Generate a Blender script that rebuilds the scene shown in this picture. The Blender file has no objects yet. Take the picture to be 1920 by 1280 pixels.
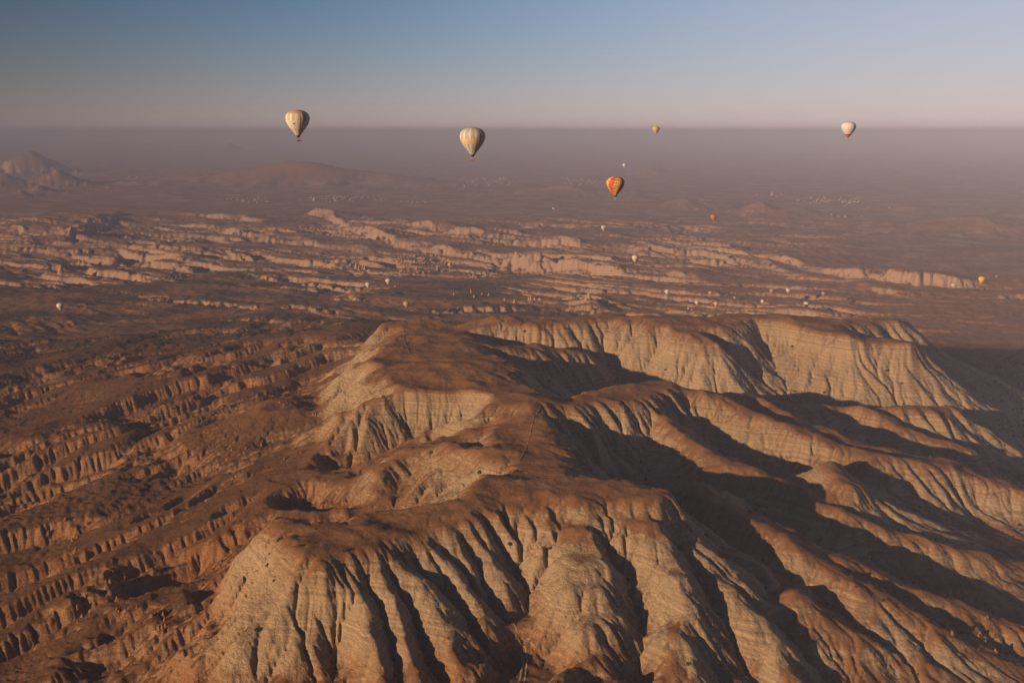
import bpy, math, random, time
import numpy as np
T0 = time.time()
R = math.radians
random.seed(7)
rng = np.random.default_rng(11)
sc = bpy.context.scene
col = sc.collection

# ------------------------------------------------------------------ camera, world, sun
CAM_Z = 640.0
PITCH = R(11.92)
FPX = 1867.0                       # focal length in photo pixels (35 mm lens on 36 mm sensor)
cam_d = bpy.data.cameras.new('camera')
cam_d.lens = 35.0
cam_d.sensor_width = 36.0
cam_d.clip_start = 1.0
cam_d.clip_end = 400000.0
cam = bpy.data.objects.new('camera', cam_d)
cam.location = (0, 0, CAM_Z)
cam.rotation_euler = (R(90) - PITCH, 0, 0)
col.objects.link(cam)
sc.camera = cam

SUN_EL = R(12.2)
SUN_AZ = R(50.0)                   # degrees to the left of straight behind the camera
sun_dir = np.array([-math.sin(SUN_AZ) * math.cos(SUN_EL), -math.cos(SUN_AZ) * math.cos(SUN_EL), math.sin(SUN_EL)])
sd = bpy.data.lights.new('sun', 'SUN')
sd.energy = 5.0
sd.angle = R(0.5)
sd.color = (1.0, 0.685, 0.425)
so = bpy.data.objects.new('sun', sd)
so.rotation_euler = (R(90) - SUN_EL, 0, math.atan2(sun_dir[0], -sun_dir[1]))
so.location = (-800, -800, 900)
col.objects.link(so)

world = bpy.data.worlds.new('World')
sc.world = world
world.use_nodes = True
wn = world.node_tree
sky = wn.nodes.new('ShaderNodeTexSky')
sky.sky_type = 'NISHITA'
sky.sun_disc = False
sky.sun_elevation = SUN_EL
sky.sun_rotation = math.atan2(sun_dir[0], sun_dir[1])
sky.altitude = 1600
sky.air_density = 1.0
sky.dust_density = 1.0
sky.ozone_density = 4.5
bg = wn.nodes['Background']
bg.inputs['Strength'].default_value = 0.051
def wnode(kind, **kw):
    n = wn.nodes.new('ShaderNode' + kind)
    for k, v in kw.items(): setattr(n, k, v)
    return n
def wmath(op, a, b):
    n = wnode('Math', operation=op)
    for i, v in enumerate((a, b)):
        if isinstance(v, (int, float)): n.inputs[i].default_value = v
        else: wn.links.new(v, n.inputs[i])
    return n.outputs[0]
# dusty air low in the sky, the same all round; the sky brightens smoothly away from the sun
tc = wnode('TexCoord')
sepw = wnode('SeparateXYZ'); wn.links.new(tc.outputs['Generated'], sepw.inputs[0])
low = wmath('MULTIPLY', wmath('EXPONENT', wmath('MULTIPLY', wmath('MAXIMUM', sepw.outputs[2], 0.0), -19.0), 0.0), 0.95)
dustmix = wnode('Mix', data_type='RGBA')
wn.links.new(low, dustmix.inputs[0])
dustmix.inputs[7].default_value = (7.0, 5.3, 4.9, 1)
dotn = wnode('VectorMath', operation='DOT_PRODUCT')
wn.links.new(tc.outputs['Generated'], dotn.inputs[0])
dotn.inputs[1].default_value = (math.sin(SUN_AZ), math.cos(SUN_AZ), 0)
away = wnode('MapRange', interpolation_type='SMOOTHSTEP')
wn.links.new(dotn.outputs['Value'], away.inputs[0])
for i_, v_ in zip((1, 2, 3, 4), (-0.1, 1.1, 0.34, 1.5)): away.inputs[i_].default_value = v_
scl = wnode('VectorMath', operation='SCALE')
veil = wnode('Mix', data_type='RGBA')          # thin high haze, thickest opposite the sun
vf = wnode('MapRange', interpolation_type='SMOOTHSTEP'); wn.links.new(dotn.outputs['Value'], vf.inputs[0])
for i_, v_ in zip((1, 2, 3, 4), (0.45, 1.05, 0.0, 0.75)): vf.inputs[i_].default_value = v_
wn.links.new(vf.outputs[0], veil.inputs[0]); wn.links.new(sky.outputs[0], veil.inputs[6]); wn.links.new(veil.outputs[2], dustmix.inputs[6]); veil.inputs[7].default_value = (5.0, 4.8, 5.3, 1)
wn.links.new(dustmix.outputs[2], scl.inputs[0]); wn.links.new(away.outputs[0], scl.inputs['Scale'])
wn.links.new(scl.outputs[0], bg.inputs[0])

sc.view_settings.view_transform = 'Standard'
sc.view_settings.look = 'None'
sc.view_settings.exposure = 0.55
sc.view_settings.gamma = 1.0
sc.view_settings.use_curve_mapping = False
sc.render.engine = 'CYCLES'
sc.cycles.use_denoising = True
sc.cycles.denoising_prefilter = 'NONE'
sc.cycles.denoising_input_passes = 'RGB_ALBEDO_NORMAL'
sc.cycles.use_adaptive_sampling = False
sc.cycles.max_bounces = 4
sc.cycles.diffuse_bounces = 2
sc.cycles.volume_bounces = 0

# ------------------------------------------------------------------ helpers
cp, sp = math.cos(PITCH), math.sin(PITCH)
def P(px, py, z=0.0):
    """point of the place at height z that the photo shows at pixel (px, py)"""
    u = (px - 960.0) / FPX
    v = -(py - 640.0) / FPX
    dz = -sp + v * cp
    t = (z - CAM_Z) / dz
    return (u * t, (cp + v * sp) * t)

def at(px, py, dist):
    u = (px - 960.0) / FPX
    v = -(py - 640.0) / FPX
    return (u * dist, (cp + v * sp) * dist, CAM_Z + (-sp + v * cp) * dist)

PERM = np.random.default_rng(3).permutation(4096).astype(np.int32)
GA = np.random.default_rng(4).random(4096) * 2 * np.pi
GX, GY = np.cos(GA).astype(np.float32), np.sin(GA).astype(np.float32)
def noise(x, y, seed=0):
    """gradient noise, about -0.7 .. 0.7"""
    x = np.asarray(x, np.float64); y = np.asarray(y, np.float64)
    xi = np.floor(x); yi = np.floor(y)
    xf = (x - xi).astype(np.float32); yf = (y - yi).astype(np.float32)
    xi = xi.astype(np.int64); yi = yi.astype(np.int64)
    a0 = PERM[(xi + seed * 131) & 4095]; a1 = PERM[(xi + 1 + seed * 131) & 4095]
    def g(a, yy, dx, dy):
        k = PERM[(a + yy + seed * 977) & 4095]
        return GX[k] * dx + GY[k] * dy
    u = xf * xf * xf * (xf * (xf * 6 - 15) + 10)
    v = yf * yf * yf * (yf * (yf * 6 - 15) + 10)
    n00 = g(a0, yi, xf, yf); n10 = g(a1, yi, xf - 1, yf)
    n01 = g(a0, yi + 1, xf, yf - 1); n11 = g(a1, yi + 1, xf - 1, yf - 1)
    a = n00 + u * (n10 - n00); b = n01 + u * (n11 - n01)
    return a + v * (b - a)
def fbm(x, y, octv=4, seed=0, gain=0.5, lac=2.03):
    s = 0; a = 1.0
    for o in range(octv):
        s = s + a * noise(x, y, seed + o * 7)
        x = x * lac + 17.3; y = y * lac - 9.1; a *= gain
    return s
def sstep(a, b, x):
    t = np.clip((x - a) / (b - a), 0, 1)
    return t * t * (3 - 2 * t)
def smax(a, b, k):
    h = np.clip(0.5 + 0.5 * (a - b) / k, 0, 1)
    return b + (a - b) * h + k * h * (1 - h)

def polydist(X, Y, pts, vals):
    """distance to a polyline, interpolated values there and signed side (+ = left of its direction)"""
    best = np.full(X.shape, 1e12); side = np.zeros(X.shape)
    out = [np.zeros(X.shape) for _ in vals[0]]
    for i in range(len(pts) - 1):
        (x0, y0), (x1, y1) = pts[i], pts[i + 1]
        dx, dy = x1 - x0, y1 - y0
        L2 = dx * dx + dy * dy + 1e-9
        t = np.clip(((X - x0) * dx + (Y - y0) * dy) / L2, 0, 1)
        d = (X - x0 - t * dx) ** 2 + (Y - y0 - t * dy) ** 2
        m = d < best
        best = np.where(m, d, best)
        side = np.where(m, np.sign(dx * (Y - y0) - dy * (X - x0)), side)
        for k in range(len(out)):
            out[k] = np.where(m, vals[i][k] + t * (vals[i + 1][k] - vals[i][k]), out[k])
    return np.sqrt(best), side, out

def ridge_field(X, Y, pts, s1, t1, s2, wob, flute, capz=None):
    """height of a ridge: the highest of its segments' flanks, fluted by runnels that start at the rim"""
    h = np.full(X.shape, -1e6); crest = np.zeros(X.shape); cum = pts[0][0] * 0.7
    for i in range(len(pts) - 1):
        (x0, y0, z0, w0), (x1, y1, z1, w1) = pts[i], pts[i + 1]
        dx, dy = x1 - x0, y1 - y0
        L = math.hypot(dx, dy)
        t = np.clip(((X - x0) * dx + (Y - y0) * dy) / (L * L + 1e-9), 0, 1)
        ex, ey = X - x0 - t * dx, Y - y0 - t * dy
        d = np.hypot(ex, ey)
        q = np.maximum(d - (w0 + t * (w1 - w0)) * (1 + 0.35 * wob) - 10 * wob, 0)
        m = q < 420
        qm = q[m]
        al = cum + t[m] * L + 38 * np.arctan2((ex[m] * dy - ey[m] * dx) / L, (ex[m] * dx + ey[m] * dy) / L)
        al = al + 16 * noise(al / 70, qm / 80, 13) + 10 * wob[m]
        wl = 24.0
        if isinstance(flute, tuple): wl = flute[1]
        fa_ = flute[0] if isinstance(flute, tuple) else flute
        bil = np.abs(noise(al / wl, qm / 150, 17)) + 0.5 * np.abs(noise(al / (wl * .45), qm / 90, 19))
        qm = np.maximum(qm - 7 * bil, 0)
        q2 = np.sqrt(qm * qm + 196.0) - 14.0
        z = z0 + t[m] * (z1 - z0) - (s1 * t1 * (1 - np.exp(-q2 / t1)) + s2 * q2) - 0.02 * d[m]
        z = z + fa_ * (bil - 0.3) * (1 - np.exp(-qm / 22)) * np.exp(-qm / 170)
        s = np.full(X.shape, -1e6); s[m] = z
        crest = np.where(s > h, z0 + t * (z1 - z0) if capz is None else capz, crest)
        h = np.maximum(h, s)
        cum += L
    return h, crest

def idw(X, Y, cps, power=3.0):
    num = np.zeros(X.shape); den = np.zeros(X.shape)
    for (x, y, z) in cps:
        w = 1.0 / (((X - x) ** 2 + (Y - y) ** 2 + 60.0 ** 2) ** (power / 2))
        num += w * z; den += w
    return num / den

def upsample(h, shape):
    """cubic resample of a raster to a new shape over the same extent (corner aligned)"""
    yy = np.linspace(0, h.shape[0] - 1, shape[0]); xx = np.linspace(0, h.shape[1] - 1, shape[1])
    def ax(a, c, axis):
        i = np.floor(c).astype(int); f = (c - i)
        n = a.shape[axis]
        w = [(-f + 2 * f * f - f ** 3) / 2, (2 - 5 * f * f + 3 * f ** 3) / 2, (f + 4 * f * f - 3 * f ** 3) / 2, (-f * f + f ** 3) / 2]
        s = 0
        for k in range(4):
            idx = np.clip(i - 1 + k, 0, n - 1)
            sh = [1, 1]; sh[axis] = -1
            s = s + np.take(a, idx, axis=axis) * w[k].reshape(sh)
        return s
    return ax(ax(h, yy, 0), xx, 1)

def sample(h, gx, gy):
    """Catmull-Rom sample of raster h at fractional column gx, row gy"""
    ny, nx = h.shape
    gx = np.clip(gx, 0, nx - 1.001); gy = np.clip(gy, 0, ny - 1.001)
    ix = np.floor(gx).astype(np.int32); iy = np.floor(gy).astype(np.int32)
    fx = (gx - ix).astype(np.float32); fy = (gy - iy).astype(np.float32)
    def wt(f):
        return [(-f + 2 * f * f - f ** 3) / 2, (2 - 5 * f * f + 3 * f ** 3) / 2, (f + 4 * f * f - 3 * f ** 3) / 2, (-f * f + f ** 3) / 2]
    wx, wy = wt(fx), wt(fy)
    hf = h.ravel(); out = 0
    for j in range(4):
        r = np.clip(iy - 1 + j, 0, ny - 1) * nx
        row = 0
        for i in range(4):
            row = row + wx[i] * hf[r + np.clip(ix - 1 + i, 0, nx - 1)]
        out = out + wy[j] * row
    return out

def blur(a, n=1):
    for _ in range(n):
        b = np.pad(a, 1, mode='edge')
        a = (4 * b[1:-1, 1:-1] + 2 * (b[:-2, 1:-1] + b[2:, 1:-1] + b[1:-1, :-2] + b[1:-1, 2:]) + b[:-2, :-2] + b[:-2, 2:] + b[2:, :-2] + b[2:, 2:]) / 16
    return a

def erode(h, cell, n, K, m, kd, frac=0.55):
    """rain and streams: route the water down the steepest way, cut by drainage area, then let slopes creep"""
    ny, nx = h.shape
    offs = [(-1, -1), (-1, 0), (-1, 1), (0, -1), (0, 1), (1, -1), (1, 0), (1, 1)]
    area = None
    ids = np.arange(ny * nx).reshape(ny, nx)
    for it in range(n):
        hp = np.pad(h, 1, mode='constant', constant_values=1e9)
        best = np.zeros(h.shape); rec = ids.copy()
        low = np.full(h.shape, 1e9)
        for dy, dx in offs:
            nb = hp[1 + dy:1 + dy + ny, 1 + dx:1 + dx + nx]
            L = cell * (1.4142 if dx and dy else 1.0)
            s = (h - nb) / L * (0.75 + 0.5 * rng.random(h.shape))
            mk = s > best
            best = np.where(mk, s, best)
            rec = np.where(mk, ids + dy * nx + dx, rec)
            low = np.minimum(low, nb)
        pit = best <= 0
        pit[0, :] = pit[-1, :] = False; pit[:, 0] = pit[:, -1] = False
        h = np.where(pit, low + 0.01, h)
        order = np.argsort(-h.ravel(), kind='stable').tolist()
        rl = rec.ravel().tolist()
        A = [1.0] * (ny * nx)
        for i in order:
            r = rl[i]
            if r != i:
                A[r] += A[i]
        area = np.array(A).reshape(ny, nx) * cell * cell
        drop = np.maximum(h - h.ravel()[rec], 0)
        cut = np.minimum(K * area ** m * drop / cell, frac * drop)
        h = h - cut
        lap = blur(h) - h
        h = h + kd * lap
    return h, area

# ------------------------------------------------------------------ the near ridge country (metres)
NX0, NX1, NY0, NY1, NC = -1560.0, 1640.0, 600.0, 2760.0, 2.5
def grid(x0, x1, y0, y1, c):
    nx = int(round((x1 - x0) / c)) + 1; ny = int(round((y1 - y0) / c)) + 1
    return np.meshgrid(np.linspace(x0, x1, nx), np.linspace(y0, y1, ny))

base_px = [(0,1280,92),(250,1280,122),(-300,1280,80),(0,1100,88),(250,1100,130),(-300,1000,70),(0,950,82),(300,950,118),(500,900,158),(430,1150,148),(400,1280,128),
  (0,800,78),(300,780,132),(560,760,184),(0,680,66),(300,660,108),(600,650,184),(0,600,60),(350,600,62),(620,600,132),(-300,700,60),(-300,800,65),
  (560,1280,138),(700,1200,160),(800,1280,158),(1000,1280,170),(900,1140,186),(1000,1150,188),(1150,1140,190),(1300,1160,182),(1100,1220,178),(1200,1280,168),(1400,1280,155),(1600,1280,125),(1900,1280,85),
  (2200,1200,60),(1920,1150,98),(1920,1000,82),(1700,1060,125),(1500,960,155),(1350,960,160),(1250,860,165),(1500,880,165),
  (1920,870,58),(1850,740,48),(1920,700,42),(1700,800,75),(1500,790,106),(1300,776,132),(1150,752,165),(1100,645,170),(1000,632,185),
  (1920,620,35),(1700,590,38),(1780,650,42),(2200,700,35),(2200,900,40),(1300,570,45),(1000,580,48),(800,588,75),(1500,575,42),
  (640,860,180),(620,940,165),(720,900,186),(680,620,186),(450,700,150),(760,830,200)]
base_cps = [P(a, b, z) + (z,) for a, b, z in base_px]

# crest lines: (photo x, photo y, height, half width of the flat top), flank: steepness, its reach, foot slope
RIDGES = [
 ([(548,985,243,16),(640,1005,248,48),(760,978,251,38),(900,935,257,30),(1080,908,262,34),(1200,918,259,28),(1250,942,248,12)], 1.0, 50, .42, (36, 25)),
 ([(940,910,257,40),(985,865,250,46),(992,812,245,38),(985,780,245,26),(1012,752,252,24)], .9, 70, .50, (30, 30)),
 ([(1000,752,256,30),(925,728,259,60),(850,698,259,104),(815,662,255,100),(800,630,249,80),(800,608,244,50)], .6, 60, .36, (18, 32)),
 ([(748,608,240,30),(850,612,244,26),(940,592,262,24),(1050,603,252,30),(1150,590,260,40),(1230,600,256,60),(1330,600,256,60),(1400,590,258,40),(1540,600,250,50),(1665,598,240,30)], .85, 90, .30, (14, 38)),
 ([(1230,600,256,40),(1290,618,252,26),(1330,640,240,8)], .85, 85, .32, 10),
 ([(1480,600,252,40),(1580,622,247,34),(1690,640,235,18)], .9, 85, .32, 10),
 ([(800,645,254,30),(900,648,250,22),(1000,652,236,18),(1090,660,218,8)], .6, 60, .4, 8),
 ([(1012,752,256,28),(1120,742,250,36),(1240,722,246,30),(1320,733,236,16),(1420,738,216,7),(1520,756,192,7),(1610,757,182,7),(1690,762,184,9),(1775,760,178,10),(1850,792,145,5),(1900,830,110,4)], .75, 60, .26, (28, 30)),
 ([(1320,730,242,8),(1420,775,223,8),(1520,815,206,10),(1640,855,195,12),(1770,872,178,12),(1920,915,153,10),(2050,960,129,6)], .9, 45, .20, 14),
 ([(1425,745,222,4),(1500,790,208,6),(1600,825,196,8),(1740,856,180,4)], .85, 35, .22, 11),
 ([(1610,760,190,6),(1700,800,172,8),(1800,840,149,8),(1900,880,116,4)], .85, 35, .22, 11),
 ([(1240,780,232,8),(1330,850,209,8),(1450,895,200,8),(1560,945,190,8),(1700,1000,167,6),(1920,1060,134,4)], .75, 45, .2, 13),
 ([(1560,870,208,5),(1590,905,200,8),(1640,940,182,6),(1720,975,160,3)], .85, 35, .22, 10),
 ([(1300,905,226,8),(1430,985,208,8),(1560,1040,189,8),(1720,1100,166,6),(1920,1175,134,4)], .8, 45, .2, 13),
 ([(1250,942,248,12),(1345,1015,212,10),(1455,1070,186,8),(1560,1150,160,6),(1680,1230,136,5),(1800,1295,118,4)], .9, 45, .20, 14),
 ([(1480,1010,206,4),(1600,1085,183,6),(1740,1160,157,5),(1900,1250,125,4)], .8, 35, .22, 11),
 ([(1500,1100,190,3),(1600,1180,163,5),(1720,1270,134,4)], .8, 35, .22, 11),
 ([(890,735,262,26),(780,744,252,26),(690,754,242,14),(640,772,228,10),(600,797,206,8),(560,832,176,5)], .95, 60, .46, (60, 30)),
 ([(1000,765,252,16),(900,798,238,14),(780,838,226,14),(700,885,213,9),(650,925,199,6),(600,955,178,4)], .8, 50, .5, (24, 30)),
 ([(920,850,251,20),(850,832,240,12),(790,838,227,8)], .9, 45, .4, (54, 28)),
]
SPURS = [
 ([(548,985,243,16),(490,1015,10),(455,1055,8),(440,1100,5)], .60, .7, 60, .58, 5),
 ([(600,1030,244,22),(590,1080,16),(575,1140,12),(560,1200,9),(545,1275,6)], .54, .7, 60, .50, 6),
 ([(650,1060,240,8),(672,1120,5),(695,1190,5),(712,1275,4)], .44, 1.2, 25, .55, 9),
 ([(690,1045,242,6),(728,1105,4),(765,1175,5),(800,1290,4)], .42, 1.2, 25, .55, 9),
 ([(735,1030,243,6),(790,1100,4),(838,1170,4),(880,1290,3)], .40, 1.2, 25, .55, 9),
 ([(780,1000,245,8),(845,1060,5),(890,1115,4),(905,1150,3)], .42, 1.2, 28, .55, 9),
 ([(870,965,250,6),(905,1025,6),(945,1085,4)], .48, 1.0, 30, .50, 10),
 ([(1000,955,252,6),(1020,1020,7),(1035,1070,5)], .50, 1.0, 30, .50, 9),
 ([(1085,985,246,8),(1085,1040,13),(1092,1085,12),(1112,1150,8),(1125,1230,5)], .42, 1.1, 28, .50, 8),
 ([(1170,960,250,8),(1190,1030,8),(1185,1090,5)], .50, 1.0, 30, .50, 8),
 ([(1210,985,246,8),(1255,1070,13),(1270,1110,10),(1258,1180,8),(1285,1275,5)], .42, 1.1, 28, .50, 8),
 ([(1250,960,244,8),(1330,1045,13),(1378,1090,12),(1405,1135,8),(1445,1200,7),(1490,1290,5)], .40, 1.1, 28, .50, 8),
 ([(1330,1050,205,5),(1330,1110,7),(1345,1160,6),(1370,1230,4)], .42, 1.1, 25, .5, 8),
 ([(1010,1125,176,6),(1012,1160,4)], .8, 1.2, 20, .6, 6),
]
RW = [([P(a, b, z) + (z, w) for a, b, z, w in pts], s1, t1, s2, fl) for pts, s1, t1, s2, fl in RIDGES]
def spur(pts, fall, s1, t1, s2, fl):
    """a spur whose photo line is known and that falls at a steady slope from its first point"""
    a, b, z, w = pts[0]
    out = [P(a, b, z) + (z, w)]
    for (a, b, w) in pts[1:]:
        x0, y0, z0, _ = out[-1]
        lo, hi = z0 - 150, z0
        for _ in range(40):           # find the height at which the sight line meets the falling crest
            zz = (lo + hi) / 2
            x, y = P(a, b, zz)
            if z0 - fall * math.hypot(x - x0, y - y0) > zz: lo = zz
            else: hi = zz
        out.append((x, y, zz, w))
    RW.append((out, s1, t1, s2, fl))
for a in SPURS: spur(*a)

VALLEYS = [([P(a, b, z) + (z,) for a, b, z in pts], w, sl) for pts, w, sl in [
 ([(890,912,226),(800,930,208),(700,945,192),(620,955,174),(560,965,158)], 6, .75),
 ([(860,800,214),(770,822,198),(700,858,184),(640,890,168)], 5, .8),
 ([(1080,722,190),(1180,755,158),(1300,785,134),(1450,812,112),(1600,835,92)], 6, .9)]]
def near_base(X, Y):
    wob = fbm(X / 160, Y / 160, 3, 5)
    b = idw(X, Y, base_cps) + 14 * fbm(X / 420, Y / 420, 3, 21)
    # badlands on the left: water runs to the left and towards the camera
    u = -0.78 * X - 0.62 * Y; v = -0.62 * X + 0.78 * Y
    vw = v + 60 * fbm(u / 380, v / 300, 3, 31)
    left = sstep(120, -200, X + 0.25 * (Y - 1400))
    bl = np.abs(fbm(X / 58 + .4 * fbm(X / 40, Y / 40, 2, 34), Y / 44, 4, 33, .62)) * .34
    fadeb = sstep(2900, 1700, Y)
    r1 = 1 - np.abs(fbm(u / 600, vw / 88, 3, 41)) * 2.6 - bl
    r2 = 1 - np.abs(fbm(u / 260, vw / 38, 3, 47)) * 2.4 - bl
    r3 = 1 - np.abs(fbm(u / 170, vw / 25, 2, 49)) * 2.2 - bl
    can = sstep(0.40, 0.60, r1) * (10 + 10 * fadeb) * sstep(-.2, .15, fbm(X / 420, Y / 420, 2, 39)) + (sstep(0.42, 0.62, r2) * (5 + 8 * fadeb) + sstep(0.45, 0.66, r3) * 6 * fadeb) * sstep(-.05, .28, fbm(X / 260, Y / 260, 2, 37))
    b = b + left * (16 - can)
    # gullies that run towards the camera below the front wall
    fr = sstep(960, 900, Y) * sstep(-330, -230, X) * sstep(520, 380, X)
    xw = X - .25 * (Y - 900) + 26 * fbm(X / 70, Y / 110, 3, 81)
    rf_ = 1 - np.abs(fbm(xw / 62, Y / 320, 3, 83)) * 2.4
    b = b - fr * (1 - left) * 24 * sstep(0.30, 0.78, rf_)
    # dry washes on the right hand plain
    right = sstep(500, 1100, X - 0.2 * (Y - 1500))
    r3 = 1 - np.abs(fbm(X / 260, Y / 200, 4, 51)) * 2.4
    b = b - right * (1 - left) * 9 * sstep(0.5, 0.95, r3)
    h = b; cap = np.zeros(X.shape); top = np.full(X.shape, -1e6)
    Xr = X + 17 * fbm(X / 85, Y / 85, 3, 85); Yr = Y + 17 * fbm(X / 85, Y / 85, 3, 87)
    for kk, (pts, s1, t1, s2, fl) in enumerate(RW):
        rf, cz = ridge_field(Xr, Yr, pts, s1, t1, s2, wob, fl, pts[0][2] + 8 if kk >= len(RIDGES) else None)
        cap = np.where(rf > top, cz, cap); top = np.maximum(top, rf)
        h = smax(h, rf, 6.0)
    for pts, wv, sv in VALLEYS:
        d, _, (zv,) = polydist(Xr, Yr, [p_[:2] for p_ in pts], [(p_[2],) for p_ in pts])
        cutv = zv + sv * np.maximum(d - wv * (1 + wob), 0) + 400 * sstep(45, 120, d)
        h = -smax(-h, -cutv, 6.0)
    roll = 9 * fbm(X / 130, Y / 130, 3, 75)
    h = h + roll * sstep(8, 40, h - b) * sstep(30, 8, cap - h)
    h = h - left * can * .8 * sstep(10, 45, h - b) * sstep(198, 168, h)
    bare = sstep(7, 24, cap - h + 14 * fbm(X / 45, Y / 45, 2, 73)) * sstep(10, 34, h - b)
    return h, bare, sstep(4, 24, h - b)

X12, Y12 = grid(NX0, NX1, NY0, NY1, 5.0)
h, bare, rise = near_base(X12, Y12)
print('near base', time.time() - T0)
cell = 6.0
h += 2.0 * fbm(X12 / 40, Y12 / 40, 4, 61)
h, area = erode(h, 5.0, 5, 0.016, 0.5, 0.16)
X3, Y3 = grid(NX0, NX1, NY0, NY1, NC)
jag = sstep(60, -200, X3 + 0.25 * (Y3 - 1400)) * sstep(2600, 1800, Y3)
h = upsample(h, X3.shape) + 1.3 * fbm(X3 / 16, Y3 / 16, 3, 71)
h = h + jag * sstep(200, 165, h) * sstep(-.25, .2, fbm(X3 / 300, Y3 / 300, 2, 79)) * (7 * np.abs(fbm(X3 / 21, Y3 / 15, 3, 77, .6)) - 2.5)
h, area = erode(h, NC, 9, 0.085, 0.36, 0.07)
near_b = upsample(bare, X3.shape); near_r = upsample(blur(rise, 4), X3.shape)
near_h = h
near_a = np.log10(blur(area, 1))
print('near eroded', time.time() - T0)

# ------------------------------------------------------------------ the middle distance
MX0, MX1, MY0, MY1, MC = -3900.0, 3900.0, 2600.0, 7400.0, 6.5
SCARPS = [ # foot line of a pale cliff, seen from the camera: (photo x, y, foot height), cliff height, how far it fades back
 ([(-60,428,60),(80,445,60),(140,452,58)], 34, 420),
 ([(-60,466,50),(100,472,50),(220,480,50),(340,492,48)], 30, 420),
 ([(140,455,45),(180,440,50),(215,415,58),(235,395,62)], 60, 500),
 ([(240,392,70),(330,398,68),(430,406,66),(480,416,64)], 40, 500),
 ([(350,422,60),(430,436,58),(520,450,54),(610,462,50),(670,468,50)], 42, 500),
 ([(180,470,48),(300,476,48),(420,484,46),(560,492,45),(640,498,45)], 26, 300),
 ([(500,388,72),(560,395,70),(620,410,66),(660,432,60),(720,452,55),(770,466,52),(830,474,50),(900,484,48),(970,496,46),(1010,500,45)], 62, 600),
 ([(770,428,64),(870,442,60),(920,456,55),(1000,463,52),(1090,468,50),(1180,477,48),(1280,486,46),(1380,497,44),(1440,505,42)], 48, 600),
 ([(930,490,46),(1000,503,44),(1080,512,42),(1180,516,42),(1290,522,42)], 36, 350),
 ([(1440,490,48),(1540,512,44),(1640,528,42),(1720,540,40),(1820,544,40),(1990,550,40)], 55, 700),
 ([(1600,545,38),(1700,560,36),(1800,562,36),(1990,570,36)], 22, 250),
 ([(200,545,45),(330,562,45),(450,570,45),(560,578,46),(640,584,46)], 24, 260),
 ([(640,562,46),(740,574,46),(800,586,46),(880,584,46),(960,582,46),(1040,584,46),(1120,584,46)], 34, 220),
 ([(420,592,50),(520,598,52),(640,606,54)], 18, 160),
]
SW = [([P(a, b, z) for a, b, z in pts], hh, back) for pts, hh, back in SCARPS]
HILLS = [ # peak photo x, base photo y, height, radius x, radius y, sharpness
 (58,326,260,470,450,2.4),(110,352,165,330,300,1.6),(12,354,140,300,280,1.3),(76,366,92,150,140,1.2),(40,374,70,120,120,1.0),
 (560,344,275,1200,700,1.5),(720,346,120,900,500,1.4),(430,292,290,700,600,1.2),(400,292,150,900,700,1.2),(150,282,330,2100,1200,1.4),(270,282,220,1900,900,1.4),(60,276,250,1800,900,1.3),
 (1424,402,88,210,230,1.5),(1290,388,80,360,300,1.6),(1500,405,55,280,240,1.6),(1830,432,95,620,420,1.8),(1230,328,95,330,300,1.6),(1060,362,80,620,420,1.8),(1700,395,50,500,300,1.4),(1920,405,60,500,400,1.4)]
HW = [P(a, b, 40) + (hh, rx, ry, e) for a, b, hh, rx, ry, e in HILLS]
def hills(X, Y):
    s = np.zeros(X.shape)
    for (x, y, hh, rx, ry, e) in HW:
        q = np.sqrt(((X - x) / rx) ** 2 + ((Y - y) / ry) ** 2)
        m = q < 3
        if m.any():
            w = 1.3 * fbm(X[m] / (rx * .6), Y[m] / (rx * .6), 4, 91) - 1.1 * np.abs(fbm(X[m] / (rx * .35), Y[m] / (rx * .35), 3, 93)) * np.minimum(q[m] * 1.5, 1)
            s[m] = np.maximum(s[m], hh * np.exp(-np.maximum(q[m] * (1 + .35 * w), 0) ** e * 1.6) * (1 + .22 * w))
    return s
def plain(X, Y):
    far = sstep(6000, 16000, Y)
    return 40 + 16 * fbm(X / 1600, Y / 1300, 3, 101) * (1 + far) + 6 * fbm(X / 340, Y / 300, 3, 111) + 30 * sstep(-500, -4500, X) * sstep(3000, 6000, Y) + hills(X, Y)
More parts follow.
